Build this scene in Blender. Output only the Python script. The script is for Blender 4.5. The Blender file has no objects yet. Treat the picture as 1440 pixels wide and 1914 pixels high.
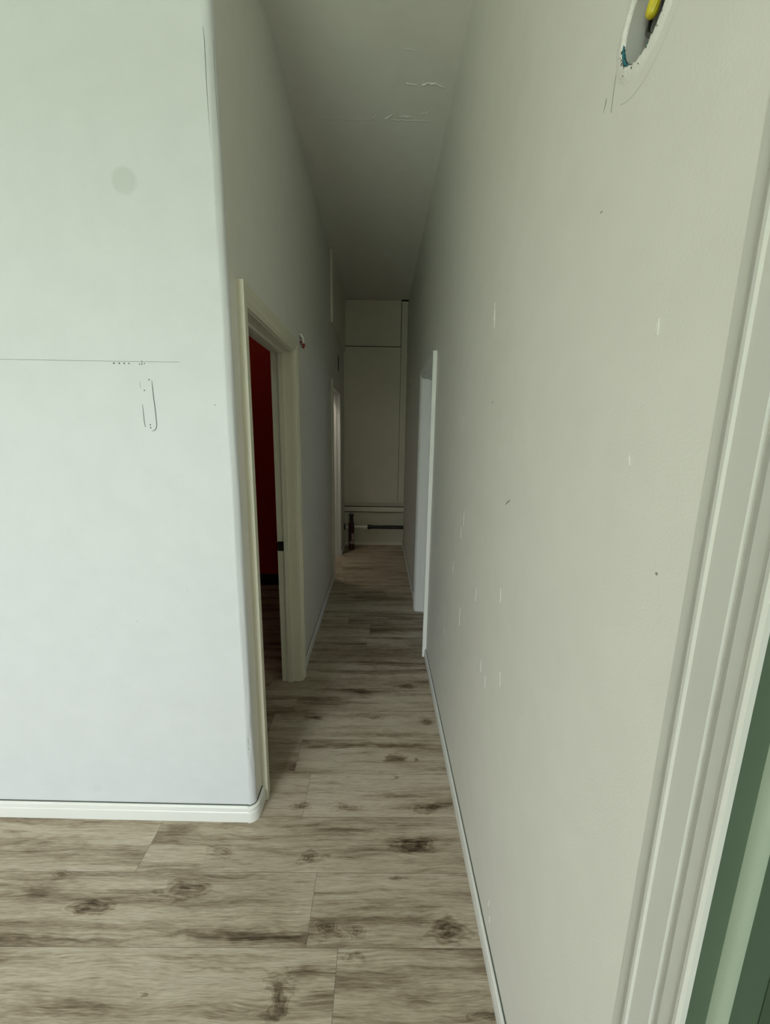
import bpy, bmesh, math, random
from mathutils import Vector, Matrix, noise
from mathutils.geometry import tessellate_polygon

random.seed(7)
scene = bpy.context.scene
COL = scene.collection
PI = math.pi

# ------------------------------------------------------------------ camera
H = 1.55
F, TILT, YAW, ROLL, CX = 743.0, .1925, .0082, -.0143, 714.6
f = Vector((math.sin(YAW)*math.cos(TILT), math.cos(YAW)*math.cos(TILT), -math.sin(TILT)))
r0 = Vector((math.cos(YAW), -math.sin(YAW), 0)); u0 = r0.cross(f)
c_, s_ = math.cos(ROLL), math.sin(ROLL)
r = c_*r0 - s_*u0; u = s_*r0 + c_*u0
cam_d = bpy.data.cameras.new('camera'); cam = bpy.data.objects.new('camera', cam_d); COL.objects.link(cam)
cam_d.sensor_fit = 'HORIZONTAL'; cam_d.sensor_width = 36; cam_d.lens = F/1440*36
cam_d.shift_x = (720-CX)/1440; cam_d.clip_start = .02
cam.matrix_world = Matrix(((r.x, u.x, -f.x, 0), (r.y, u.y, -f.y, 0), (r.z, u.z, -f.z, H), (0, 0, 0, 1)))
scene.camera = cam

# ------------------------------------------------------------------ world, light, exposure
w = bpy.data.worlds.new('world'); scene.world = w; w.use_nodes = True
w.node_tree.nodes['Background'].inputs[0].default_value = (.55, .75, .85, 1)
w.node_tree.nodes['Background'].inputs[1].default_value = .3
vs = scene.view_settings
vs.view_transform = 'Standard'; vs.look = 'None'; vs.gamma = 1; vs.use_curve_mapping = False
vs.exposure = 0.80

def area(name, loc, target, sx, sy, power, col):
    d = bpy.data.lights.new(name, 'AREA'); d.shape = 'RECTANGLE'; d.size = sx; d.size_y = sy
    d.energy = power; d.color = col
    o = bpy.data.objects.new(name, d); COL.objects.link(o); o.location = loc
    o.rotation_euler = (Vector(target)-Vector(loc)).to_track_quat('-Z', 'Y').to_euler()
    return o
# daylight outside the shop window behind the viewer: blue-white sky from above, green foliage and grass from below
area('sky_light', (-2.0, -5.3, 3.8), (-1.3, 1.0, -.4), 3.6, 2.4, 570, (.85, .925, 1.0))
area('foliage_light', (-2.0, -4.9, .1), (-1.2, 1.3, 3.0), 3.6, 1.4, 160, (.80, 1.0, .76))
# daylight in the room beyond the far left doorway and in the room beyond the right doorway
area('far_left_room_light', (-.84, 4.42, 2.6), (-.56, 4.95, 1.0), .22, .3, 3.2, (1.0, .89, .75))
area('red_room_fill', (-1.5, 2.9, 3.0), (-1.2, 3.9, 2.6), .6, .6, .40, (1.0, .8, .6))  # added fill that lifts the red wall; no lamp known in this room
area('right_room_light', (2.3, 2.5, 1.6), (.4, 3.3, 1.0), .8, 1.0, 1.3, (.80, .88, 1.0))

# ------------------------------------------------------------------ material helpers
class NT:
    def __init__(s, name):
        s.m = bpy.data.materials.new(name); s.m.use_nodes = True; s.t = s.m.node_tree
        s.b = s.t.nodes['Principled BSDF']
    def n(s, typ, **k):
        q = s.t.nodes.new(typ)
        for a, v in k.items(): setattr(q, a, v)
        return q
    def l(s, a, b): s.t.links.new(a, b)
    def val(s, sock, v):
        if hasattr(v, 'is_linked') or isinstance(v, bpy.types.NodeSocket): s.l(v, sock)
        else: sock.default_value = v
    def math(s, op, a, b=0.0, c=0.0, clamp=False):
        q = s.n('ShaderNodeMath', operation=op); q.use_clamp = clamp
        s.val(q.inputs[0], a); s.val(q.inputs[1], b)
        if op in ('MULTIPLY_ADD', 'SMOOTH_MIN'): s.val(q.inputs[2], c)
        return q.outputs[0]
    def vmath(s, op, a, b=(0, 0, 0)):
        q = s.n('ShaderNodeVectorMath', operation=op); s.val(q.inputs[0], a); s.val(q.inputs[1], b)
        return q.outputs['Value'] if op in ('LENGTH', 'DISTANCE', 'DOT_PRODUCT') else q.outputs[0]
    def noise(s, vec, scale, detail=4, rough=.5, dist=0.0):
        q = s.n('ShaderNodeTexNoise'); s.l(vec, q.inputs['Vector']); q.inputs['Scale'].default_value = scale
        q.inputs['Detail'].default_value = detail; q.inputs['Roughness'].default_value = rough
        q.inputs['Distortion'].default_value = dist
        return q.outputs['Fac']
    def ramp(s, fac, stops):
        q = s.n('ShaderNodeValToRGB'); s.l(fac, q.inputs[0]); e = q.color_ramp.elements
        while len(e) < len(stops): e.new(.5)
        for k, (p, c) in enumerate(stops):
            e[k].position = p; e[k].color = (*c, 1) if len(c) == 3 else c
        return q.outputs[0]
    def rng(s, v, a, b, c=0.0, d=1.0, smooth=True):
        q = s.n('ShaderNodeMapRange'); q.interpolation_type = 'SMOOTHSTEP' if smooth else 'LINEAR'
        s.l(v, q.inputs[0])
        for i, x in enumerate((a, b, c, d)): q.inputs[i+1].default_value = x
        return q.outputs[0]
    def mix(s, fac, a, b):
        q = s.n('ShaderNodeMix', data_type='RGBA'); s.val(q.inputs[0], fac)
        s.val(q.inputs[6], a if not isinstance(a, tuple) else (*a, 1)); s.val(q.inputs[7], b if not isinstance(b, tuple) else (*b, 1))
        return q.outputs[2]
    def bump(s, h, strength, dist=.01):
        q = s.n('ShaderNodeBump'); q.inputs['Strength'].default_value = strength; q.inputs['Distance'].default_value = dist
        s.l(h, q.inputs['Height']); s.l(q.outputs[0], s.b.inputs['Normal'])
    def obj(s): return s.n('ShaderNodeTexCoord').outputs['Object']

def simple(name, col, rough=.5, metal=0.0, var=.06, scale=12, bumps=0.0):
    t = NT(name); co = t.obj()
    nz = t.noise(co, scale, 4)
    c2 = tuple(max(0, c*(1-var)) for c in col)
    t.l(t.mix(nz, col, c2), t.b.inputs['Base Color'])
    t.b.inputs['Roughness'].default_value = rough; t.b.inputs['Metallic'].default_value = metal
    if bumps: t.bump(t.noise(co, scale*8, 3), bumps, .002)
    return t.m

def paint(name, col, rough=.5, spots=(), wave=.12, ripple=.06):
    """wall paint: faint roller texture, long trowel waves, optional stains (axis a, axis b, centre, radii, strength)"""
    t = NT(name); co = t.obj()
    big = t.noise(co, 1.6, 3); fine = t.noise(co, 220, 2); mid = t.noise(co, 9, 5, .6)
    c = t.mix(t.rng(mid, .3, .75), col, tuple(x*.965 for x in col))
    if spots:
        sep = t.n('ShaderNodeSeparateXYZ'); t.l(co, sep.inputs[0])
        for (ax, ay, cx, cy, rx, ry, k, tint) in spots:
            dx = t.math('DIVIDE', t.math('SUBTRACT', sep.outputs[ax], cx), rx)
            dy = t.math('DIVIDE', t.math('SUBTRACT', sep.outputs[ay], cy), ry)
            d = t.math('SQRT', t.math('ADD', t.math('MULTIPLY', dx, dx), t.math('MULTIPLY', dy, dy)))
            d = t.math('ADD', d, t.math('MULTIPLY', t.math('SUBTRACT', mid, .5), .35))
            c = t.mix(t.rng(d, .7, 1.1, k, 0.0), c, tint)
    t.l(c, t.b.inputs['Base Color']); t.b.inputs['Roughness'].default_value = rough
    t.b.inputs['Specular IOR Level'].default_value = .35
    h = t.math('ADD', t.math('MULTIPLY', big, wave*8), t.math('MULTIPLY', fine, ripple))
    h = t.math('ADD', h, t.math('MULTIPLY', mid, wave))
    t.bump(h, .35, .012)
    return t.m

WHITE = (.785, .765, .715)
M = {}
M['wall'] = paint('wall_paint', WHITE)
M['front'] = paint('front_wall_paint', (.70, .71, .735), spots=[
    (0, 2, -.774, 2.283, .042, .040, .30, (.42, .44, .40)),
    (0, 2, -1.12, .135, .02, .02, .12, (.5, .5, .5))], wave=.06)
M['ceiling'] = paint('ceiling_paint', (.86, .845, .79), .6)
M['trim'] = simple('trim_gloss_paint', (.84, .835, .80), .35, var=.05, scale=5, bumps=.05)
M['dulltrim'] = simple('dull_trim_paint', (.68, .675, .63), .45, var=.10, scale=5, bumps=.06)  # darker trim tone, used on the near right casing only
M['cream'] = simple('cream_trim_paint', (.72, .69, .56), .4, var=.06, scale=6, bumps=.05)
M['farwall'] = paint('far_wall_paint', (.70, .67, .55), .5)
M['panel'] = paint('far_panel_paint', (.82, .79, .67), .45)
M['green'] = simple('dark_sage_green', (.10, .145, .092), .5, var=.2, scale=7, bumps=.1)  # dark green tone for the near right jamb, leaf and closet wall
M['palegreen'] = simple('pale_sage_green', (.34, .40, .31), .5, var=.1, scale=9)  # paler green tone for the stop of that doorway
M['red'] = paint('red_wall_paint', (.55, .03, .010), .6)
M['dark'] = simple('dark_gap', (.012, .012, .01), .9)
M['darkskirt'] = simple('black_skirting_paint', (.015, .014, .012), .6)
M['line'] = simple('dark_caulk_line', (.10, .11, .09), .8)
M['faint'] = simple('faint_edge_shadow', (.56, .56, .52), .7)
M['pencil'] = simple('grey_pencil_line', (.28, .30, .26), .8)
M['black'] = simple('black_plastic', (.008, .008, .009), .35)
M['pipe'] = simple('white_pipe_plastic', (.90, .88, .82), .3)
M['plaster'] = simple('rough_white_plaster', (.86, .84, .80), .8, var=.12, scale=60, bumps=.5)
M['grey'] = simple('grey_box_plastic', (.50, .49, .46), .5, var=.15, scale=20)
M['teal'] = simple('teal_plastic', (.01, .16, .20), .4, var=.25, scale=60)
M['yellow'] = simple('yellow_plastic', (.72, .60, .03), .35, var=.12, scale=50)
M['wood'] = simple('bare_stud_wood', (.30, .20, .11), .7, var=.3, scale=30)
M['redwire'] = simple('red_wire_plastic', (.32, .03, .015), .4)
M['strike'] = simple('dark_bronze_metal', (.02, .017, .014), .4, metal=.6)
M['maroon'] = simple('maroon_bottle_plastic', (.045, .008, .010), .25)
M['greycap'] = simple('grey_cap_plastic', (.14, .15, .16), .4)
t = NT('pink_bottle_label'); co = t.obj()
v = t.noise(co, 90, 4, .7)
t.l(t.ramp(v, [(.40, (.12, .05, .05)), (.52, (.42, .30, .29)), (.7, (.55, .46, .44))]), t.b.inputs['Base Color'])
M['label'] = t.m

# --- plank floor: grain runs along X, each plank shifts its own pattern
PY0, PW, PL = .943, .2127, 1.22
KNOTS = [  # x, y, rx, ry, strength
    (.150, 1.255, .085, .030, 1.0), (.235, .985, .075, .040, .9), (-.150, .990, .050, .026, .6), (-.265, .835, .040, .060, 1.0),
    (-.94, 1.048, .085, .026, .9), (-.655, 1.10, .10, .035, .75), (-.575, 1.227, .060, .026, .45), (-1.11, 1.150, .040, .016, .6),
    (-.235, 1.205, .055, .030, .8), (-.117, 1.415, .070, .024, .75), (.24, 1.413, .085, .026, .8), (.097, 1.672, .050, .030, .9),
    (-.655, .838, .010, .014, .6), (-1.15, 1.09, .06, .03, .4), (.08, 1.142, .035, .010, .7), (-.323, 1.420, .045, .022, .7),
    (-.011, 1.954, .060, .020, .5), (-.350, 1.950, .060, .022, .7), (.10, 1.56, .022, .010, .8), (-.06, .985, .035, .016, .5),
    (.28, 1.93, .05, .03, .7), (-.30, .978, .030, .012, .0), (.19, 2.24, .07, .02, .7), (-.15, 2.20, .06, .015, .5),
    (.21, 1.665, .018, .02, .6), (.0, 1.49, .2, .006, .25), (-.06, .92, .03, .014, .45), (.31, .80, .04, .01, .5)]
BANDS = [  # long dark heartwood bands; the last row paints shade into the corridor floor
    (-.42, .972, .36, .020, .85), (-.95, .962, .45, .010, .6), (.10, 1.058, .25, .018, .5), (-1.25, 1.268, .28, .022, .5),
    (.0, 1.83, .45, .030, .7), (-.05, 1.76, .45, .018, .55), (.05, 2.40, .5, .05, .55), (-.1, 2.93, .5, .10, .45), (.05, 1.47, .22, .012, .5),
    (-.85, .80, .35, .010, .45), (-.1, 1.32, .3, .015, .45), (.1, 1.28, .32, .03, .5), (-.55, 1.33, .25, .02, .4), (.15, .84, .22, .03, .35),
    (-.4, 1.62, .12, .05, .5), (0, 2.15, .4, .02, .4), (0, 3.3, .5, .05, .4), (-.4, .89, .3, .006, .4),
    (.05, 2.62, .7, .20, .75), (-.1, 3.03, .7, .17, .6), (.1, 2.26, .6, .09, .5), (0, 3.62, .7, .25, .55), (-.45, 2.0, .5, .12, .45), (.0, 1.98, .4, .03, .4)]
t = NT('grey_oak_vinyl_planks')
co = t.obj()
at = t.n('ShaderNodeAttribute', attribute_name='plank'); at.attribute_type = 'GEOMETRY'
sep = t.n('ShaderNodeSeparateXYZ'); t.l(at.outputs['Vector'], sep.inputs[0])
uvn = t.n('ShaderNodeUVMap', uv_map='UVMap')
off = t.vmath('MULTIPLY', at.outputs['Vector'], (7.0, 13.0, 29.0))
p0 = t.vmath('ADD', co, off)
warp = t.noise(t.vmath('MULTIPLY', p0, (2.2, 9, 1)), 1.0, 3)
wv = t.n('ShaderNodeCombineXYZ'); t.l(t.math('MULTIPLY', t.math('SUBTRACT', warp, .5), .05), wv.inputs[1])
p = t.vmath('ADD', p0, wv.outputs[0])
fib = t.noise(t.vmath('MULTIPLY', p, (7, 190, 1)), 1.0, 5, .65)
fib2 = t.noise(t.vmath('MULTIPLY', p, (26, 420, 1)), 1.0, 3, .6)
band = t.noise(t.vmath('MULTIPLY', p, (1.3, 17, 1)), 1.0, 4, .55)
cloud = t.noise(t.vmath('MULTIPLY', p, (2.5, 7, 1)), 1.0, 3, .5)
sweep = t.noise(t.vmath('MULTIPLY', p, (5, 60, 1)), 1.0, 4, .6, .6)
# the floor's own knots and bands, plus the painted corridor shade
nz = t.noise(t.vmath('MULTIPLY', co, (22, 90, 1)), 1.0, 5, .7)
nzs = t.math('MULTIPLY', t.math('SUBTRACT', nz, .5), 2.0)
lowv = t.n('ShaderNodeTexNoise'); t.l(t.vmath('MULTIPLY', co, (13, 26, 1)), lowv.inputs['Vector']); lowv.inputs['Scale'].default_value = 1.0; lowv.inputs['Detail'].default_value = 2
co2 = t.vmath('ADD', co, t.vmath('MULTIPLY', t.vmath('SUBTRACT', lowv.outputs['Color'], (.5, .5, .5)), (.13, .045, 0)))
ring = None; acc = []
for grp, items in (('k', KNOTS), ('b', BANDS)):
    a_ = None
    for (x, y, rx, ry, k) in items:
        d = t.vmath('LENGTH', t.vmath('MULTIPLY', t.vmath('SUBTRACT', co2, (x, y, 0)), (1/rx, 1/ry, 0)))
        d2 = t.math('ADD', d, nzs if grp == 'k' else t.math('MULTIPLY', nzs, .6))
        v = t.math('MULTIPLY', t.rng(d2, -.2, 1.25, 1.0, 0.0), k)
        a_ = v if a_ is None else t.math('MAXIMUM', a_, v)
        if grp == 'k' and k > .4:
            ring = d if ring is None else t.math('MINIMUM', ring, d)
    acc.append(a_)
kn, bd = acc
vor = t.n('ShaderNodeTexVoronoi'); t.l(t.vmath('MULTIPLY', p0, (2.2, 6.5, 1)), vor.inputs['Vector']); vor.inputs['Scale'].default_value = 1.0
vk = t.rng(t.math('ADD', vor.outputs['Distance'], t.math('MULTIPLY', nzs, .10)), .0, .24, .8, 0.0)
vk = t.math('MULTIPLY', vk, t.rng(cloud, .45, .6))
rings = t.math('SINE', t.math('MULTIPLY', ring, 17.0))
rings = t.math('MULTIPLY', t.math('MULTIPLY', rings, .07), t.rng(ring, .5, 1.6, 1.0, 0.0))
dk = t.math('ADD', t.math('MULTIPLY', t.rng(band, .44, .72), .30), t.math('MULTIPLY', t.rng(cloud, .4, .75), .14))
dk = t.math('ADD', dk, t.math('MULTIPLY', t.math('SUBTRACT', fib, .5), .62))
dk = t.math('ADD', dk, t.math('MULTIPLY', t.math('SUBTRACT', fib2, .5), .60))
dk = t.math('ADD', dk, t.math('MULTIPLY', t.rng(sweep, .52, .70), .15))
dk = t.math('ADD', dk, t.math('MULTIPLY', kn, .60))
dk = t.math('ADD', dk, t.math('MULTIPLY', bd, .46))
dk = t.math('ADD', dk, t.math('MULTIPLY', vk, .40))
dk = t.math('ADD', dk, rings)
dk = t.math('ADD', dk, t.math('MULTIPLY', t.math('SUBTRACT', sep.outputs[2], .5), .14))
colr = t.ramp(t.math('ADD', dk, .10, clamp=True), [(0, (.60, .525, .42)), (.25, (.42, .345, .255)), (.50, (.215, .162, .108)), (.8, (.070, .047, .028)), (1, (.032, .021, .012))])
# seams
su = t.n('ShaderNodeSeparateXYZ'); t.l(uvn.outputs[0], su.inputs[0])
def edge(sock, length):
    a = t.math('MINIMUM', sock, t.math('SUBTRACT', length, sock)); return a
e = t.math('MINIMUM', t.math('MINIMUM', su.outputs[0], t.math('SUBTRACT', PL, su.outputs[0])), t.math('MINIMUM', su.outputs[1], t.math('SUBTRACT', PW, su.outputs[1])))
seam = t.rng(e, .0004, .0014, .55, 0.0)
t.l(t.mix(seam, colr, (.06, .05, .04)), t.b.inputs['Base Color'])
t.l(t.rng(dk, 0, 1, .52, .66), t.b.inputs['Roughness'])
t.b.inputs['Specular IOR Level'].default_value = .22
t.bump(t.math('SUBTRACT', t.math('MULTIPLY', fib, .25), seam), .25, .002)
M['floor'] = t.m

# ------------------------------------------------------------------ mesh helpers
class MB:
    def __init__(s): s.v = []; s.f = []; s.smooth = []
    def add(s, vs_, fs, smooth=False):
        o = len(s.v); s.v += [tuple(x) for x in vs_]
        for q in fs: s.f.append(tuple(i+o for i in q)); s.smooth.append(smooth)
    def box(s, x0, x1, y0, y1, z0, z1):
        s.add([(x0, y0, z0), (x1, y0, z0), (x1, y1, z0), (x0, y1, z0), (x0, y0, z1), (x1, y0, z1), (x1, y1, z1), (x0, y1, z1)],
              [(0, 3, 2, 1), (4, 5, 6, 7), (0, 1, 5, 4), (1, 2, 6, 5), (2, 3, 7, 6), (3, 0, 4, 7)]); return s
    def tube(s, pts, rad, n=12, caps=True):
        pts = [Vector(p) for p in pts]; rings = []
        if not isinstance(rad, (list, tuple)): rad = [rad]*len(pts)
        up = Vector((0, 0, 1)); vs_ = []
        for i, p in enumerate(pts):
            d = (pts[min(i+1, len(pts)-1)]-pts[max(i-1, 0)]).normalized()
            a = d.cross(up)
            if a.length < 1e-3: a = d.cross(Vector((1, 0, 0)))
            a.normalize(); b = d.cross(a)
            for k in range(n):
                th = 2*PI*k/n; vs_.append(p+a*math.cos(th)*rad[i]+b*math.sin(th)*rad[i])
        fs = [(i*n+k, i*n+(k+1) % n, (i+1)*n+(k+1) % n, (i+1)*n+k) for i in range(len(pts)-1) for k in range(n)]
        if caps: fs += [tuple(range(n))[::-1], tuple((len(pts)-1)*n+k for k in range(n))]
        s.add(vs_, fs, True); return s
    def lathe(s, prof, cx, cy, n=32):
        vs_ = [(cx+r_*math.cos(2*PI*k/n), cy+r_*math.sin(2*PI*k/n), z) for r_, z in prof for k in range(n)]
        m = len(prof)
        fs = [(i*n+k, i*n+(k+1) % n, (i+1)*n+(k+1) % n, (i+1)*n+k) for i in range(m-1) for k in range(n)]
        fs += [tuple(range(n))[::-1], tuple((m-1)*n+k for k in range(n))]
        s.add(vs_, fs, True); return s
    def sweep(s, stations, smooth=False):
        """stations: list of equal-length lists of points, joined by quads, closed profile"""
        n = len(stations[0]); vs_ = [p for st in stations for p in st]
        fs = [(i*n+k, i*n+(k+1) % n, (i+1)*n+(k+1) % n, (i+1)*n+k) for i in range(len(stations)-1) for k in range(n)]
        fs += [tuple(range(n))[::-1], tuple((len(stations)-1)*n+k for k in range(n))]
        s.add(vs_, fs, smooth); return s
    def build(s, name, mat, parent=None, auto=None):
        me = bpy.data.meshes.new(name); me.from_pydata(s.v, [], s.f); me.update()
        for p_, q in zip(me.polygons, s.smooth): p_.use_smooth = q
        bm = bmesh.new(); bm.from_mesh(me); bmesh.ops.recalc_face_normals(bm, faces=bm.faces)
        if auto:
            for e_ in bm.edges:
                if len(e_.link_faces) == 2 and e_.calc_face_angle(0) > auto: e_.smooth = False
        bm.to_mesh(me); bm.free()
        o = bpy.data.objects.new(name, me); COL.objects.link(o); me.materials.append(mat)
        if parent: o.parent = parent
        return o

def tag(o, label, cat=None, group=None, kind=None):
    o['label'] = label
    if cat: o['category'] = cat
    if group: o['group'] = group
    if kind: o['kind'] = kind
    return o
def empty(name, loc=(0, 0, 0)):
    o = bpy.data.objects.new(name, None); COL.objects.link(o); o.location = loc; return o
def rel(o, parent):                                   # keep world-coordinate meshes in place under an offset Empty
    o.parent = parent; o.location = -Vector(parent.location); return o

def slab(name, mat, outline, holes, place, t0, t1):
    """prism of a 2-D outline with holes; place(a, b, t) -> xyz"""
    loops = [[Vector((a, b, 0)) for a, b in outline]] + [[Vector((a, b, 0)) for a, b in h] for h in holes]
    flat = [p_ for l_ in loops for p_ in l_]
    tris = tessellate_polygon(loops)
    m = MB(); n = len(flat)
    vs_ = [place(p_.x, p_.y, t0) for p_ in flat]+[place(p_.x, p_.y, t1) for p_ in flat]
    fs = [tuple(tr) for tr in tris]+[tuple(i+n for i in tr)[::-1] for tr in tris]
    o = 0
    for l_ in loops:
        k = len(l_)
        fs += [(o+i, o+(i+1) % k, n+o+(i+1) % k, n+o+i) for i in range(k)]; o += k
    m.add(vs_, fs); return m.build(name, mat)
def circle(cy, cz, rad, n=40, jag=0.0, seed=0):
    rnd = random.Random(seed)
    return [(cy+(rad+rnd.uniform(-jag, jag))*math.cos(2*PI*k/n), cz+(rad+rnd.uniform(-jag, jag))*math.sin(2*PI*k/n)) for k in range(n)]

# ------------------------------------------------------------------ dimensions
CEIL = 3.235
XR, XL = .346, -.485          # corridor wall faces
YF = 5.5                      # far wall
XLB = -.596                   # back of the left partition
X0, Y0 = -3.3, -3.4           # front room extents
def yfront(x): return 1.353-.0163*(x+.5)      # front wall is very slightly out of square

# ------------------------------------------------------------------ floor
def build_floor():
    vs_, fs, uv, ids = [], [], [], []
    joints = {0: -.207, 1: -.857, -1: -.109, 2: -.30, 3: -.38, 9: -.06}
    rnd = random.Random(3)
    for row in range(-22, 26):
        ya, yb = PY0+row*PW, PY0+(row+1)*PW
        j = joints.get(row, rnd.uniform(-.6, 1.2) if row > 3 else rnd.uniform(-1.2, 0))
        if row in (4, 5, 6, 7): j = .55+.1*row % .3
        x = j-PL*4
        while x < 3.4:
            o = len(vs_); vs_ += [(x, ya, 0), (x+PL, ya, 0), (x+PL, yb, 0), (x, yb, 0)]; fs.append((o, o+1, o+2, o+3))
            uv += [(0, 0), (PL, 0), (PL, PW), (0, PW)]
            ids.append((rnd.random(), rnd.random(), rnd.random())); x += PL
    me = bpy.data.meshes.new('floor'); me.from_pydata(vs_, [], fs); me.update()
    ul = me.uv_layers.new(name='UVMap')
    for i, q in enumerate(uv): ul.data[i].uv = q
    a = me.attributes.new('plank', 'FLOAT_VECTOR', 'FACE')
    for i, q in enumerate(ids): a.data[i].vector = q
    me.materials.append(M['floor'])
    o = bpy.data.objects.new('floor', me); COL.objects.link(o)
    return tag(o, 'grey-brown oak-look plank floor laid across the corridor', 'floor', kind='structure')
build_floor()

# ------------------------------------------------------------------ walls and ceiling
o = MB().box(X0-.1, 3.2, Y0-.1, 6.3, CEIL, CEIL+.08).build('ceiling', M['ceiling'])
tag(o, 'plain white plaster ceiling above the corridor', 'ceiling', kind='structure')
def ridge(pts, wdt, hgt, seed):
    m = MB(); rnd = random.Random(seed); st = []
    for i, (x, y) in enumerate(pts):
        k = hgt*(.5+rnd.random()*.5)*(0 if i in (0, len(pts)-1) else 1)
        st.append([(x, y-wdt/2, CEIL+.001), (x, y-wdt*.15, CEIL-k), (x, y+wdt*.25, CEIL-k*.6), (x, y+wdt/2, CEIL+.001)])
    m.sweep(st); p_ = m.build('plaster_ridge', M['plaster'], o); return p_
ceil_ob = o
def rpath(x0, y0, x1, y1, n, jit, seed):
    rnd = random.Random(seed); return [(x0+(x1-x0)*i/n, y0+(y1-y0)*i/n+rnd.uniform(-jit, jit)) for i in range(n+1)]
for (a, wdt, hgt) in [((.10, 2.303, .165, 2.318, 6, .003, 1), .012, .003), ((.18, 2.312, .255, 2.300, 6, .004, 2), .014, .005),
                      ((.24, 2.300, .30, 2.33, 6, .003, 3), .012, .004), ((-.36, 2.548, -.05, 2.540, 10, .003, 4), .018, .0012),
                      ((-.06, 2.53, -.04, 2.50, 4, .002, 5), .02, .004), ((.0, 2.535, .05, 2.505, 5, .003, 6), .016, .004),
                      ((.03, 2.54, .26, 2.545, 10, .005, 7), .016, .002), ((.08, 2.51, .16, 2.52, 6, .006, 8), .012, .003),
                      ((.19, 2.50, .25, 2.48, 5, .006, 9), .014, .002), ((.08, 2.13, .14, 2.135, 5, .003, 10), .010, .0015)]:
    ridge(rpath(*a), wdt, hgt, a[-1])

# right wall: outline in (y, z) with two doorways and two holes
R_IN0, R_IN1, R_HEAD = 2.644, 3.325, 1.995
NEAR_IN = .318
HOLE_R = (.642, 2.105, .048)
out = [(Y0, 0), (-.52, 0), (-.52, 2.05), (NEAR_IN+.004, 2.05), (NEAR_IN+.004, 0), (R_IN0-.018, 0), (R_IN0-.018, R_HEAD+.018), (R_IN1+.018, R_HEAD+.018),
       (R_IN1+.018, 0), (YF+.1, 0), (YF+.1, CEIL), (Y0, CEIL)]
wr = slab('wall_right', M['wall'], out, [circle(*HOLE_R, 48, .0016, 5), circle(4.608, 2.135, .024, 14, .003, 2)], lambda a, b, t_: (t_, a, b), XR, XR+.11)
tag(wr, 'long white painted wall along the right side of the corridor', 'wall', kind='structure')

# left corridor wall
L_IN0, L_IN1, L_HEAD = 1.508, 2.285, 1.985
B_IN0, B_IN1, B_HEAD = 4.13, 4.968, 2.02
YLS = 1.378
HOLE_L = (2.562, 2.104)
out = [(YLS, 0), (L_IN0-.018, 0), (L_IN0-.018, L_HEAD+.018), (L_IN1+.018, L_HEAD+.018), (L_IN1+.018, 0), (B_IN0-.018, 0), (B_IN0-.018, B_HEAD+.018),
       (B_IN1+.018, B_HEAD+.018), (B_IN1+.018, 0), (YF+.1, 0), (YF+.1, CEIL), (YLS, CEIL)]
lh = [(HOLE_L[0]+.052*math.cos(2*PI*k/22)*random.uniform(.8, 1.1), HOLE_L[1]+.046*math.sin(2*PI*k/22)*random.uniform(.8, 1.1)) for k in range(22)]
wl = slab('wall_left', M['wall'], out, [lh], lambda a, b, t_: (t_, a, b), XL, XLB)
tag(wl, 'white wall along the left side of the corridor', 'wall', kind='structure')

# front wall (faces the viewer), slightly rotated
xe = XL-.026
m = MB()
m.add([(X0, yfront(X0), 0), (xe, yfront(xe), 0), (xe, yfront(xe)+.106, 0), (X0, yfront(X0)+.106, 0),
       (X0, yfront(X0), CEIL), (xe, yfront(xe), CEIL), (xe, yfront(xe)+.106, CEIL), (X0, yfront(X0)+.106, CEIL)],
      [(0, 3, 2, 1), (4, 5, 6, 7), (0, 1, 5, 4), (1, 2, 6, 5), (2, 3, 7, 6), (3, 0, 4, 7)])
wf = m.build('wall_front', M['front'])
tag(wf, 'bright white wall at the left facing the viewer, with screw holes and a grey smudge', 'wall', kind='structure')

# rounded corner bead between front wall and corridor wall
m = MB(); st = []
yc = yfront(xe)
NZ = 260
for i in range(NZ+1):
    z = CEIL*i/NZ; ring_ = []
    for k in range(11):
        a = -PI/2+(PI/2)*k/10
        rr = .0265
        dent = 0
        if z < .62:
            n1 = noise.noise(Vector((k*.35, z*14, 1.7))); dent = .0035*max(0, n1)*(1 if z > .16 else .3)*min(1, (.62-z)*5)
        bump = .0012 if (1 <= k <= 9 and z < 2.66) else 0
        bump += .0012*noise.noise(Vector((k*.4, z*3.5, 5)))
        ring_.append((xe+(rr+bump-dent)*math.cos(a), yc+.0255+(rr+bump-dent)*math.sin(a), z))
    ring_ += [(xe, yc+.04, z)]
    st.append(ring_)
m.sweep(st, True)
o = corner_ob = m.build('trim_1', M['front'], auto=.9)
tag(o, 'chipped rounded plaster corner between the bright left wall and the corridor', 'corner bead', kind='structure')
def groove(name, path, wdt, mat, parent, lift=.0006):
    """thin line lying on a wall: path of (pos, normal, side) tuples"""
    m_ = MB(); st_ = []
    for (p_, nrm, sd, k) in path:
        p_, nrm, sd = Vector(p_), Vector(nrm), Vector(sd).normalized()
        h = wdt*k/2
        st_.append([p_-sd*h-nrm*.0008, p_-sd*h+nrm*lift, p_+sd*h+nrm*lift, p_+sd*h-nrm*.0008])
    m_.sweep(st_); return m_.build(name, mat, parent)

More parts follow.
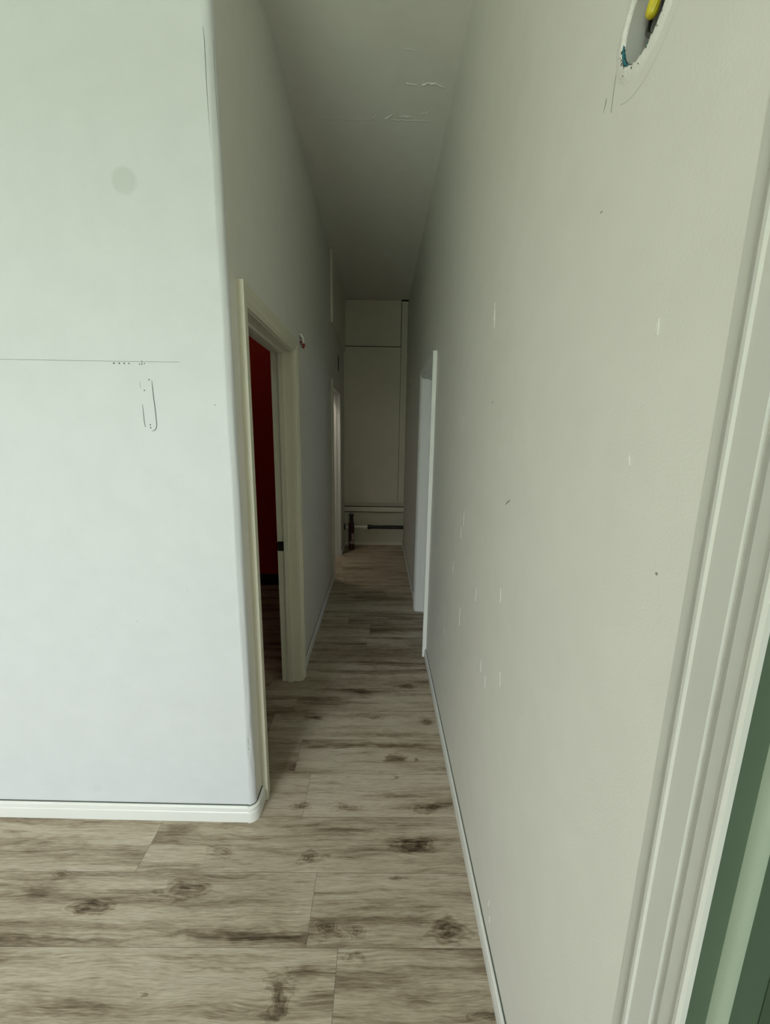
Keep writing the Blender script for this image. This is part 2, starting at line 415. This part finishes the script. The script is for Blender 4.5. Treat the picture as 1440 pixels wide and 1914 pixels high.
# marks on the front wall (measured on the plane y = 1.345, moved onto the wall)
def fp(x, z):
    for _ in range(3):
        k = yfront(x)/1.345; 
    xx, zz = x*k, H+(z-H)*k
    return Vector((xx, yfront(xx), zz))
NF = Vector((-.0163, -1, 0)).normalized()
groove('scribed_line', [(fp(x, 1.7685+.0005*math.sin(x*9)), NF, (0, 0, 1), 1) for x in [-1.9, -1.6, -1.3, -1.1, -.95, -.8, -.7, -.646]], .0013, M['pencil'], wf)
groove('scribed_line', [(fp(-.765, 1.772), NF, (1, 0, 0), 1), (fp(-.765, 1.764), NF, (1, 0, 0), 1)], .0012, M['line'], wf)
def disc(name, c, nrm, rad, mat, parent, sx=1.0, depth=.0012):
    nrm = Vector(nrm).normalized(); a = Vector((0, 0, 1)).cross(nrm).normalized(); b = nrm.cross(a)
    n = 14; m_ = MB(); c = Vector(c)
    ring1 = [c+nrm*depth*.3+(a*math.cos(2*PI*k/n)*sx+b*math.sin(2*PI*k/n))*rad for k in range(n)]
    ring2 = [p_-nrm*depth for p_ in ring1]
    m_.add(ring1+ring2, [tuple(range(n)), tuple(range(n, 2*n))[::-1]]+[(k, (k+1) % n, n+(k+1) % n, n+k) for k in range(n)])
    return m_.build(name, mat, parent)
for (x, z, rr) in [(-.855, 1.762, .0024), (-.838, 1.762, .0022), (-.822, 1.762, .0022), (-.807, 1.762, .0020), (-.773, 1.7605, .0018), (-.7655, 1.7605, .0018),
                   (-.757, 1.7625, .0016), (-.7475, 1.713, .0020), (-.766, 1.6795, .0019), (-.7575, 1.5705, .0020), (-.757, 1.5615, .0020)]:
    disc('screw_hole', fp(x, z), NF, rr, M['dark'], wf)
for (x, z, rr) in [(-.873, .872, .0016), (-.541, 1.637, .0022), (-.682, .992, .0015), (-1.02, .845, .0012)]:
    disc('nail_mark', fp(x, z), NF, rr, M['pencil'], wf)
def pathline(pts, wdt, mat, name='plate_outline'):
    P = [fp(*q) for q in pts]; path = []
    for i, q in enumerate(P):
        d = (P[min(i+1, len(P)-1)]-P[max(i-1, 0)]).normalized(); path.append((q, NF, NF.cross(d), pts_k(i, len(P))))
    return groove(name, path, wdt, mat, wf)
def pts_k(i, n): return .4 if i in (0, n-1) else 1
PLATE_R = [(-.739, 1.711), (-.7385, 1.685), (-.738, 1.659), (-.737, 1.635), (-.7362, 1.610), (-.736, 1.571), (-.738, 1.562), (-.741, 1.5565), (-.746, 1.5525), (-.754, 1.550)]
PLATE_L = [(-.7765, 1.636), (-.7762, 1.61), (-.776, 1.582), (-.775, 1.569), (-.773, 1.562)]
PLATE_F = [(-.778, 1.708), (-.7781, 1.696), (-.778, 1.686)]
pathline(PLATE_R, .0022, M['line'])
pathline(PLATE_L, .0018, M['line'])
pathline(PLATE_F, .0008, M['pencil'])
# hairline cracks and chips along the corner bead
def bead(a_deg, z):
    a = math.radians(a_deg); return Vector((xe+.0274*math.cos(a), yc+.0255+.0274*math.sin(a), z)), Vector((math.cos(a), math.sin(a), 0))
def bead_line(name, pts, wdt, mat, lift=.0006):
    path = []
    for i_, (a_, z_, k_) in enumerate(pts):
        p_, n_ = bead(a_, z_); path.append((p_-n_*(.0 if z_ > .7 else .0012), n_, n_.cross(Vector((0, 0, 1))), k_))
    return groove(name, path, wdt, mat, corner_ob, lift)
bead_line('hairline_crack', [(-86, 2.66, .4), (-82, 2.63, 1), (-84, 2.52, 1), (-82, 2.42, .9), (-80, 2.32, .7), (-76, 2.22, .3)], .0013, M['line'])
bead_line('hairline_crack', [(-30, 2.64, .4), (-34, 2.55, 1), (-30, 2.45, 1), (-28, 2.38, .3)], .0010, M['pencil'])
bead_line('chip_ridge', [(-38, .50, .2), (-42, .46, 1), (-34, .42, .8), (-38, .38, 1), (-30, .34, .3)], .0035, M['plaster'], .0012)
bead_line('chip_mark', [(-70, .50, .3), (-66, .45, 1), (-70, .40, .6), (-60, .36, 1), (-52, .345, .4)], .0014, M['pencil'])
bead_line('chip_mark', [(-75, .345, .3), (-60, .330, 1), (-45, .325, 1), (-30, .34, .3)], .0022, M['pencil'])
bead_line('chip_ridge', [(-24, .33, .2), (-16, .30, 1), (-20, .25, 1), (-30, .20, .9), (-36, .18, .2)], .003, M['plaster'], .0012)
bead_line('chip_mark', [(-85, .150, .3), (-60, .158, 1), (-35, .172, .3)], .0016, M['pencil'])

# far wall
o = MB().box(XLB, XR+.11, YF, YF+.1, 0, CEIL).build('wall_far', M['farwall'])
tag(o, 'dim plain end wall of the corridor', 'wall', kind='structure'); wfar = o
# other room shells
def shell(name, boxes, mat, label):
    m_ = MB()
    for b_ in boxes: m_.box(*b_)
    return tag(m_.build(name, mat), label, 'wall', kind='structure')
WX0, WX1, WZ0, WZ1 = -3.0, -.95, .35, 2.75
shell('wall_back', [(X0, WX0, Y0-.12, Y0, 0, CEIL), (WX1, XR+.11, Y0-.12, Y0, 0, CEIL), (WX0, WX1, Y0-.12, Y0, 0, WZ0), (WX0, WX1, Y0-.12, Y0, WZ1, CEIL)],
      M['wall'], 'white wall behind the viewer holding the shop window')
shell('wall_side', [(X0-.1, X0, Y0-.12, 1.55, 0, CEIL)], M['wall'], 'white side wall of the front room, out of frame at the left')
win = empty('window_1', ((WX0+WX1)/2, Y0-.06, WZ0)); tag(win, 'wide shop window in the wall behind the viewer', 'window', kind='structure')
m = MB()
for b_ in [(WX0, WX0+.05), (WX1-.05, WX1), ((WX0+WX1)/2-.025, (WX0+WX1)/2+.025)]: m.box(b_[0], b_[1], Y0-.09, Y0-.03, WZ0, WZ1)
m.box(WX0, WX1, Y0-.09, Y0-.03, WZ0, WZ0+.05); m.box(WX0, WX1, Y0-.09, Y0-.03, WZ1-.05, WZ1)
rel(m.build('window_frame', M['trim']), win)
# red room beyond the near left doorway
shell('wall_red', [(-2.7, XLB-.002, 3.93, 4.02, 0, CEIL), (-2.8, -2.7, 1.2, 4.02, 0, CEIL)], M['red'], 'dark red wall in the unlit room beyond the near left doorway')
o = MB().box(-2.7, XLB-.01, 3.915, 3.93, 0, .115).build('baseboard_red', M['darkskirt'])
tag(o, 'black skirting below the dark red wall', 'baseboard', kind='structure')
# bright room beyond the far left doorway
shell('wall_sidefar', [(-2.8, XLB-.002, 4.021, 4.05, 0, CEIL), (-2.9, -2.8, 4.02, 6.2, 0, CEIL), (-2.8, XLB, 6.1, 6.2, 0, CEIL)], M['wall'], 'white walls of the daylit room beyond the far left doorway')
# room beyond the right doorway
shell('wall_sideright', [(XR+.11, 3.0, 1.9, 2.0, 0, CEIL), (3.0, 3.1, 1.9, 4.3, 0, CEIL), (XR+.11, 3.0, 4.2, 4.3, 0, CEIL)], M['wall'], 'white walls of the room beyond the right doorway')
shell('wall_closet', [(.9, 1.0, -.7, .6, 0, CEIL)], M['green'], 'green wall behind the door at the right edge')

# ------------------------------------------------------------------ doors
CAS = [(0, -.001), (0, .0110), (.002, .0130), (.007, .0140), (.010, .0140), (.012, .0170), (.018, .0200), (.030, .0205), (.032, .0190), (.034, .0205), (.040, .0240), (.046, .0252), (.0640, .0252), (.065, .0242), (.065, -.001)]
def casing(xw, sgn, a, b, head, parent, mat):
    """moulded casing round a doorway; sgn +1 sticks out toward +x"""
    st_ = []
    for (ya, zb) in (((a, -1), (0, 0)), ((a, -1), (head, 1)), ((b, 1), (head, 1)), ((b, 1), (0, 0))):
        st_.append([(xw+sgn*t_, ya[0]+ya[1]*w_, zb[0]+zb[1]*w_ if zb[1] else .001) for (w_, t_) in CAS])
    m_ = MB(); m_.sweep(st_); o_ = m_.build('casing', mat); rel(o_, parent); return o_
def jambs(x_in, x_out, a, b, head, parent, mat, stop=None, stopw=.028, stop_mat=None, rv=.004):
    """three jamb boards lining the opening (faces at a+rv and b-rv); stop: x where the stop starts"""
    lo, hi = min(x_in, x_out), max(x_in, x_out)
    for nm, bx in (('jamb', (lo, hi, a-.018, a+rv, 0.001, head)), ('jamb', (lo, hi, b-rv, b+.018, .001, head)), ('head_jamb', (lo, hi, a-.018, b+.018, head-rv, head+.018))):
        rel(MB().box(*bx).build(nm, mat), parent)
    if stop is not None:
        s0, s1 = stop, stop+stopw*(1 if x_out > x_in else -1); s0, s1 = min(s0, s1), max(s0, s1)
        sm = stop_mat or mat; d = rv+.011
        for nm, bx in (('door_stop', (s0, s1, a+rv, a+d, .001, head-d)), ('door_stop', (s0, s1, b-d, b-rv, .001, head-d)), ('door_stop', (s0, s1, a+rv, b-rv, head-d, head-rv))):
            rel(MB().box(*bx).build(nm, sm), parent)

d1 = empty('door_1', (XL, (L_IN0+L_IN1)/2, 0)); tag(d1, 'open doorway with cream casing at the near left, dark red room beyond', 'doorway', kind='structure')
casing(XL, 1, L_IN0, L_IN1, L_HEAD, d1, M['cream'])
jambs(XL, XLB-.004, L_IN0, L_IN1, L_HEAD, d1, M['cream'], stop=-.532)
o = MB().box(-.597, -.563, L_IN1-.0065, L_IN1-.003, .862, .920); o.box(-.599, -.594, L_IN1-.012, L_IN1-.003, .868, .914)
o = rel(o.build('strike_plate', M['strike']), d1); o['label'] = 'dark metal strike plate'

d2 = empty('door_2', (XL, (B_IN0+B_IN1)/2, 0)); tag(d2, 'narrow-looking far left doorway with a sunlit pinkish jamb', 'doorway', kind='structure')
jambs(XL, XLB-.004, B_IN0, B_IN1, B_HEAD, d2, M['trim'], stop=-.530)
m = MB()
for (w_, t0) in (((B_IN0-.07, B_IN0), .012),):
    m.box(XL-.001, XL+.014, w_[0], w_[1], .001, B_HEAD+.065); m.box(XL-.001, XL+.018, w_[0]+.02, w_[1]-.012, .001, B_HEAD+.05)
m.box(XL-.001, XL+.006, B_IN0, B_IN1+.02, B_HEAD, B_HEAD+.03)
rel(m.build('casing', M['cream']), d2)

d3 = empty('door_3', (XR, (R_IN0+R_IN1)/2, 0)); tag(d3, 'open doorway on the right halfway down the corridor, edge of its casing catching the light', 'doorway', kind='structure')
casing(XR, -1, R_IN0, R_IN1, R_HEAD, d3, M['trim'])
jambs(XR, XR+.114, R_IN0, R_IN1, R_HEAD, d3, M['trim'], stop=.392)

# near right doorway (out of frame except its moulded casing and jamb)
d4 = empty('door_4', (XR, NEAR_IN, 0)); tag(d4, 'white moulded door casing and dark green jamb at the right edge', 'doorway', kind='structure')
P4 = [(.347, .4195), (.3445, .4175), (.3440, .4035), (.3395, .4000), (.3345, .3905), (.3345, .3865), (.3365, .3838), (.3350, .3535), (.3385, .3520), (.3380, .3500), (.3335, .3440), (.3300, .3370),
      (.3285, .3230), (.3275, .3190), (.3240, .3150), (.3235, .3110), (.3255, .3078), (.3302, .3068), (.3302, .3200), (.347, .3200)]
m = MB(); m.sweep([[(x, y, .001) for x, y in P4], [(x, y, 2.10) for x, y in P4]])
rel(m.build('casing', M['dulltrim']), d4)
o = rel(MB().box(.3304, .458, .3066, .3215, .001, 2.048).build('jamb', M['green']), d4); o['label'] = 'dark green jamb'
m = MB(); prof = [(.3515, .3068), (.3525, .3005), (.3550, .2970), (.3580, .2950), (.3605, .2940), (.3607, .3068)]
m.sweep([[(x, y, .001) for x, y in prof], [(x, y, 2.04) for x, y in prof]], True)
o = rel(m.build('door_stop', M['palegreen'], auto=.8), d4); o['label'] = 'pale green door stop'
m = MB(); m.box(.4065, .444, -.515, .3055, .008, 2.035)
o = rel(m.build('door_leaf', M['green']), d4); o['label'] = 'closed dark green door leaf'

# ------------------------------------------------------------------ baseboards
def base(name, path, z1, label, parent=None, mat=M['trim'], thick=.012):
    """path: list of (x, y, nx, ny) wall points with mitre offsets; moulded skirting with a grooved top"""
    prof = [(-.001, .001), (thick, .001), (thick, z1*.62), (thick-.002, z1*.66), (thick-.002, z1*.70), (thick, z1*.73), (thick-.0005, z1*.92), (thick*.5, z1), (-.001, z1)]
    st_ = [[(x+nx*t_, y+ny*t_, z) for (t_, z) in prof] for (x, y, nx, ny) in path]
    m_ = MB(); m_.sweep(st_); o_ = m_.build(name, mat)
    g = MB()
    gp = [(-.0005, z1), (thick*.30, z1+.0004), (thick*.30, z1+.0022), (-.0005, z1+.0022)]
    g.sweep([[(x+nx*t_, y+ny*t_, z) for (t_, z) in gp] for (x, y, nx, ny) in path])
    gap = g.build('gap_line', M['line'], o_)
    return tag(o_, label, 'baseboard', kind='structure')
rad = .0265
corner = []
for k in range(9):
    a = -PI/2+(PI/2)*k/8
    corner.append((xe+rad*math.cos(a), yc+.0255+rad*math.sin(a), math.cos(a), math.sin(a)))
base('baseboard_front', [(X0, yfront(X0), -.0163, -1), (xe-.002, yfront(xe), -.0163, -1)], .073, 'white skirting board along the foot of the bright left wall')
base('baseboard_corner', [(xe-.001, yc-.001, 0, -1)]+corner+[(XL+.0005, L_IN0-.066, 1, 0)], .073, 'rounded skirting piece wrapping the chipped wall corner', mat=M['trim'], thick=.0135)
base('baseboard_left', [(XL, L_IN1+.066, 1, 0), (XL, B_IN0-.07, 1, 0)], .066, 'skirting along the left corridor wall between the two doorways')
base('baseboard_leftfar', [(XL, B_IN1+.02, 1, 0), (XL, YF, 1, 0)], .066, 'short skirting on the left between far doorway and end wall')
base('baseboard_right', [(XR, .42, -1, 0), (XR, R_IN0-.066, -1, 0)], .060, 'grooved skirting along the near right wall')
base('baseboard_rightfar', [(XR, R_IN1+.066, -1, 0), (XR, YF, -1, 0)], .060, 'skirting on the right from the doorway to the end wall')

# ------------------------------------------------------------------ far wall boards
def trimbox(name, boxes, mat, label, cat='trim'):
    m_ = MB()
    for b_ in boxes: m_.box(*b_)
    return tag(m_.build(name, mat), label, cat, kind='structure')
trimbox('trim_2', [(XL, .256, YF-.006, YF, 2.674, 3.228)], M['panel'], 'upper wall panel at the end of the corridor, just below the ceiling', 'panel')
trimbox('trim_3', [(XL, .258, YF-.018, YF, .640, 2.666), (XL, .258, YF-.014, YF, .612, .640)], M['panel'], 'tall wall panel filling the end of the corridor', 'panel')
trimbox('trim_4', [(.263, XR-.004, YF-.026, YF, .627, 3.215)], M['panel'], 'vertical board in the right corner of the end wall', 'board')
trimbox('trim_5', [(XL, XR, YF-.022, YF, .497, .553), (XL, XR, YF-.028, YF, .486, .497)], M['panel'], 'horizontal rail across the end wall under the tall panel', 'rail')
trimbox('trim_6', [(XL, XR, YF-.012, YF, 0, .038)], M['panel'], 'low skirting strip at the foot of the end wall', 'baseboard')
o = MB(); o.box(.256, XR, YF-.024, YF, 3.215, CEIL); o.box(.256, .2635, YF-.017, YF, 2.66, 3.22); o.box(XL+.01, .256, YF-.0165, YF, 2.665, 2.675); o.box(XR-.004, XR, YF-.02, YF, 2.6, 3.2)
o.box(.258, .263, YF-.019, YF, .64, 2.66); o.box(XL, XR, YF-.0215, YF, .553, .560)
o.box(XL, XR, YF-.0015, YF, .472, .486)
o = o.build('trim_7', M['dark']); tag(o, 'dark gaps between the boards of the end wall', 'gap', kind='structure')
# furred-out board on the upper left wall
o = MB().box(XL, XL+.021, 4.09, YF, 2.60, CEIL).build('trim_8', M['panel'])
tag(o, 'boxed-out board high on the left wall near the corridor end, its edge a pale vertical strip', 'board', kind='structure')
# thin slot on the left wall
o = MB().box(XL-.0005, XL+.004, 4.72, 4.79, 2.25, 2.42).build('wall_plate', M['line'])
tag(o, 'small dark narrow plate on the left wall above the far doorway', 'wall plate')

# ------------------------------------------------------------------ marks on the right wall
for (y, z, rr, sx) in [(1.266, 1.652, .0035, 1), (.468, 1.385, .002, 1), (.706, 1.90, .0012, 3)]:
    disc('nail_mark', (XR, y, z), (-1, 0, 0), rr, M['pencil'], wr, sx)
groove('scratch', [((XR, y, z), (-1, 0, 0), (0, .6, .8), k) for (y, z, k) in [(1.068, 1.366, .3), (1.058, 1.373, 1), (1.044, 1.380, 1), (1.034, 1.385, .3)]], .004, M['pencil'], wr)
rnd = random.Random(11)
for (y, z, L) in [(1.31, 1.925, .05), (1.30, 1.90, .05), (1.05, 1.11, .04), (1.58, 1.22, .06), (1.62, 1.15, .05), (1.56, .80, .08), (1.20, .80, .05), (1.14, .78, .04), (.529, 1.687, .02), (.55, 1.52, .015),
                  (1.75, .95, .06), (1.32, 1.0, .05), (.95, .17, .03), (.93, .13, .02), (1.9, .55, .05), (1.9, .35, .05), (1.0, .88, .04), (1.7, 1.6, .05)]:
    y2 = y+rnd.uniform(-.006, .006)
    groove('plaster_scrape', [((XR, y, z-L/2), (-1, 0, 0), (0, 1, 0), .2), ((XR, (y+y2)/2+.002, z), (-1, 0, 0), (0, 1, 0), 1), ((XR, y2, z+L/2), (-1, 0, 0), (0, 1, 0), .2)], .006, M['plaster'], wr, lift=.0009)

# ------------------------------------------------------------------ electrical hole, near right wall
hy, hz, hr = HOLE_R
jb = empty('junction_box', (XR, hy, hz)); tag(jb, 'grey round electrical box sunk in a torn hole high on the right wall', 'electrical box')
m = MB(); n = 40; r1, r2 = .0455, .0445
A = [(XR+.0012, hy+r1*math.cos(2*PI*k/n), hz+r1*math.sin(2*PI*k/n)) for k in range(n)]
B = [(XR+.072, hy+r2*math.cos(2*PI*k/n), hz+r2*math.sin(2*PI*k/n)) for k in range(n)]
C = [(XR+.0012, hy+(r1+.0008)*math.cos(2*PI*k/n), hz+(r1+.0008)*math.sin(2*PI*k/n)) for k in range(n)]
D = [(XR+.074, hy+(r2+.0015)*math.cos(2*PI*k/n), hz+(r2+.0015)*math.sin(2*PI*k/n)) for k in range(n)]
fs = []
for k in range(n):
    q = (k+1) % n; fs += [(k, q, n+q, n+k), (2*n+k, 2*n+q, 3*n+q, 3*n+k), (k, q, 2*n+q, 2*n+k)]
fs += [tuple(range(n, 2*n)), tuple(range(3*n, 4*n))]
m.add(A+B+C+D, fs, True); o = rel(m.build('box_shell', M['grey'], auto=.7), jb)
# torn teal membrane at the rim
def arcband(name, a0, a1, rin, rout, x0, x1, mat, parent, seed, amp=.003, n=26):
    m_ = MB(); rnd_ = random.Random(seed); st_ = []
    for i in range(n+1):
        a = math.radians(a0+(a1-a0)*i/n); e_ = math.sin(PI*i/n)**.5 if 0 < i < n else .05
        ri = rin-rnd_.random()*amp*e_; ro = ri+(rout-rin)*e_+rnd_.random()*amp*e_
        hgt = (x1-x0)*(.4+.6*rnd_.random())*e_
        cs, sn = math.cos(a), math.sin(a)
        st_.append([(x0, hy+ri*cs, hz+ri*sn), (x0+hgt, hy+(ri*.7+ro*.3)*cs, hz+(ri*.7+ro*.3)*sn), (x0+hgt*.7, hy+(ri*.3+ro*.7)*cs, hz+(ri*.3+ro*.7)*sn), (x0, hy+ro*cs, hz+ro*sn)])
    m_.sweep(st_, True); return rel(m_.build(name, mat), parent)
o = arcband('torn_membrane', -40, 0, .0462, .0492, XR-.0022, XR+.004, M['teal'], jb, 1, .0012); o['label'] = 'teal plastic edge'
o = arcband('torn_membrane', -52, -18, .0466, .0500, XR-.0026, XR+.003, M['teal'], jb, 2, .001); o['label'] = 'teal plastic edge'
# raised ragged plaster ring (part of the wall's surface)
m = MB(); n = 90; rn = random.Random(4); rings_ = []
for (rr, hx, amp) in [(.0480, .002, .0010), (.0488, -.0018, .0016), (.0535, -.0026, .0016), (.060, -.0016, .002), (.070, .0006, .002)]:
    rings_.append([(XR+hx+rn.uniform(-1, 1)*(.0008 if amp < .002 else .0002), hy+(rr+rn.uniform(-amp, amp))*math.cos(2*PI*k/n)*1.0, hz+(rr+rn.uniform(-amp, amp))*math.sin(2*PI*k/n)) for k in range(n)])
vs_ = [p_ for rg in rings_ for p_ in rg]
fs = [(i*n+k, i*n+(k+1) % n, (i+1)*n+(k+1) % n, (i+1)*n+k) for i in range(len(rings_)-1) for k in range(n)]
m.add(vs_, fs, True); o = m.build('ragged_plaster_ring', M['plaster'], wr); o['label'] = 'rough white plaster edge of the electrical hole'
for (a, rr, s_) in [(-35, .0495, .004), (-70, .052, .003), (-120, .051, .0025), (-150, .0500, .003), (-165, .0490, .004), (-140, .0530, .0015), (-20, .051, .003), (-48, .058, .0018), (-88, .056, .0015), (-8, .050, .004), (-14, .053, .003), (-27, .052, .0035), (-42, .051, .0025), (-160, .052, .003), (-172, .050, .003), (-128, .055, .0018), (-105, .0515, .0022)]:
    a = math.radians(a)
    disc('plaster_pit', (XR-.0024, hy+rr*math.cos(a), hz+rr*math.sin(a)), (-1, 0, 0), s_*.55, M['line'], wr, .6)
# patch edge's faint shadow drawn as a grey curve, then a pencil line
pts = []
for k in range(20):
    a = math.radians(-60-105*k/19); pts.append(((XR, hy+.083*math.cos(a), hz+.088*math.sin(a)), (-1, 0, 0), (0, math.cos(a), math.sin(a)), .6))
groove('patch_edge_shadow', pts, .0012, M['faint'], wr, .0003)
groove('pencil_line', [((XR, .7085, 2.036), (-1, 0, 0), (0, 1, 0), 1), ((XR, .7065, 2.07), (-1, 0, 0), (0, 1, 0), 1), ((XR, .7040, 2.092), (-1, 0, 0), (0, 1, 0), .4)], .0014, M['pencil'], wr, .0004)
groove('scratch', [((XR, .733, 2.052), (-1, 0, 0), (0, 1, 0), .3), ((XR, .7285, 2.062), (-1, 0, 0), (0, 1, 0), 1), ((XR, .727, 2.068), (-1, 0, 0), (0, 1, 0), .3)], .003, M['pencil'], wr, .0004)
# yellow wire nut, hanging inside the box
wn = empty('wire_connector', (XR+.018, hy-.006, hz+.016)); tag(wn, 'yellow twist-on wire connector in the electrical hole', 'wire connector')
m = MB(); n = 36; st = []
base_p, tip_p = Vector((.373, .648, 2.160)), Vector((.361, .660, 2.113))
ax = (tip_p-base_p).normalized()
a_ = ax.cross(Vector((0, 1, 0))).normalized(); b_ = ax.cross(a_)
L = (tip_p-base_p).length
for (tt, rr, rib) in [(0, .0085, 0), (.08, .0098, .04), (.3, .0095, .07), (.6, .0084, .08), (.85, .0076, .08), (.94, .0068, .03), (.985, .0048, 0), (1, .0015, 0)]:
    st.append([base_p+ax*L*tt+(a_*math.cos(2*PI*k/n)+b_*math.sin(2*PI*k/n))*rr*(1+(rib if k % 3 == 0 else -rib)) for k in range(n)])
m.sweep(st, True); rel(m.build('connector_shell', M['yellow']), wn)
# black cable loop
cb = empty('black_cable', (XR+.03, hy, hz)); tag(cb, 'looped black cable behind the yellow connector in the electrical hole', 'cable')
def sp(pts, n=10):
    """smooth Catmull-Rom through points"""
    P = [Vector(q) for q in pts]; P = [P[0]*2-P[1]]+P+[P[-1]*2-P[-2]]; outp = []
    for i in range(1, len(P)-2):
        for k in range(n):
            t_ = k/n; p0_, p1, p2, p3 = P[i-1:i+3]
            outp.append(.5*((2*p1)+(-p0_+p2)*t_+(2*p0_-5*p1+4*p2-p3)*t_*t_+(-p0_+3*p1-3*p2+p3)*t_**3))
    outp.append(P[-2]); return outp
m = MB(); m.tube(sp([(.376, .664, 2.146), (.370, .672, 2.122), (.363, .664, 2.102), (.361, .656, 2.091), (.359, .643, 2.081), (.359, .635, 2.083), (.360, .632, 2.098), (.364, .636, 2.118), (.372, .640, 2.146)]), .0030, 12)
m.tube(sp([(.378, .628, 2.143), (.372, .627, 2.110), (.370, .634, 2.095), (.374, .646, 2.090)]), .0035, 12)
rel(m.build('cable_sheath', M['black']), cb)
m = MB(); m.tube(sp([(.392, .667, 2.079), (.374, .660, 2.079), (.358, .647, 2.071), (.352, .636, 2.066)]), .0032, 12)
rel(m.build('teal_wire', M['teal']), cb)

# ------------------------------------------------------------------ small wire hole, left wall above the doorway
m = MB(); m.box(XLB-.002, XLB+.02, HOLE_L[0]-.09, HOLE_L[0]+.09, HOLE_L[1]-.09, HOLE_L[1]+.09)
o = m.build('backing_board', M['dark'], wl); o['label'] = 'dark cavity behind the torn hole'
hw = empty('hanging_wires', (XL, HOLE_L[0], HOLE_L[1])); tag(hw, 'red and white wire ends poking from a small torn hole beside the near left doorway', 'wires')
m = MB(); m.tube(sp([(XL-.05, 2.56, 2.13), (XL-.01, 2.545, 2.135), (XL+.010, 2.55, 2.12), (XL+.014, 2.56, 2.095), (XL+.006, 2.575, 2.085)]), .0075, 10)
rel(m.build('white_wire', M['pipe']), hw)
m = MB(); m.tube(sp([(XL-.04, 2.58, 2.10), (XL+.004, 2.57, 2.092), (XL+.016, 2.565, 2.075), (XL+.012, 2.56, 2.058)]), .0065, 10)
m.tube(sp([(XL-.04, 2.60, 2.11), (XL+.004, 2.60, 2.095), (XL+.014, 2.605, 2.078)]), .006, 10)
rel(m.build('red_wire', M['redwire']), hw)
# cavity behind the tiny hole on the right wall
o = MB().box(XR+.05, XR+.109, 4.55, 4.66, 2.08, 2.19).build('backing_board', M['dark'], wr); o['label'] = 'dark cavity behind the small hole'

# ------------------------------------------------------------------ pipe across the end wall
PYY, PZ = 5.435, .2745
wp = empty('white_pipe', (XL, PYY, PZ)); tag(wp, 'white horizontal pipe low across the end wall, left part', 'pipe')
m = MB(); m.tube([(XL+.001, PYY, PZ), (-.158, PYY, PZ)], .0225, 24); rel(m.build('pipe_run', M['pipe'], auto=.7), wp)
m = MB(); m.tube([(XL+.0005, PYY, PZ), (XL+.008, PYY, PZ)], .050, 28); m.tube([(XL+.008, PYY, PZ), (XL+.02, PYY, PZ)], [.034, .028], 24)
o = rel(m.build('wall_flange', M['line'], auto=.7), wp); o['label'] = 'dark wall flange'
bp = empty('black_pipe', (-.158, PYY, PZ)); tag(bp, 'black horizontal pipe low across the end wall, right part', 'pipe')
m = MB(); m.tube([(-.10, PYY, PZ), (XR-.001, PYY, PZ)], .0255, 24); rel(m.build('pipe_run', M['black'], auto=.7), bp)
m = MB(); m.tube([(-.157, PYY, PZ), (-.155, PYY, PZ), (-.102, PYY, PZ), (-.098, PYY, PZ)], [.028, .031, .031, .027], 24)
rel(m.build('coupling', M['black'], auto=.7), bp)

# ------------------------------------------------------------------ bottle
bx, by = -.370, 5.25
bt = empty('bottle', (bx, by, 0)); tag(bt, 'slim dark maroon bottle with black neck standing on floor by the end wall', 'bottle')
m = MB(); m.lathe([(.036, .001), (.040, .006), (.0405, .03), (.0395, .05), (.0395, .340), (.0375, .362), (.031, .382), (.026, .392)], bx, by)
rel(m.build('bottle_body', M['maroon'], auto=.8), bt)
m = MB(); m.lathe([(.0262, .388), (.0265, .405), (.0285, .412), (.0275, .425), (.0245, .440), (.0245, .458), (.031, .464), (.033, .470), (.033, .484), (.030, .488)], bx, by)
rel(m.build('neck', M['black'], auto=.8), bt)
m = MB(); m.lathe([(.028, .487), (.027, .497), (.022, .501)], bx, by)
rel(m.build('cap', M['greycap'], auto=.8), bt)
def patch(a0, a1, z0, z1, rr):
    m_ = MB(); n_ = 14; vs2 = []
    for z in (z0, z1):
        for k in range(n_+1):
            a = math.radians(a0+(a1-a0)*k/n_); vs2 += [(bx+rr*math.cos(a), by+rr*math.sin(a), z)]
    for z in (z0, z1):
        for k in range(n_+1):
            a = math.radians(a0+(a1-a0)*k/n_); vs2 += [(bx+(rr-.001)*math.cos(a), by+(rr-.001)*math.sin(a), z)]
    n2 = n_+1; q = []
    for k in range(n_): q += [(k, k+1, n2+k+1, n2+k), (2*n2+k, 3*n2+k, 3*n2+k+1, 2*n2+k+1), (k, 2*n2+k, 2*n2+k+1, k+1), (n2+k, n2+k+1, 3*n2+k+1, 3*n2+k)]
    q += [(0, n2, 3*n2, 2*n2), (n_, 2*n2+n_, 3*n2+n_, n2+n_)]
    m_.add(vs2, q, True); return m_
m = patch(-85, -15, .085, .235, .0403); m2 = patch(-130, -85, .085, .125, .0403)
m.add(m2.v, m2.f, True)
o = rel(m.build('label', M['label'], auto=.8), bt); o['label'] = 'pale pinkish label'
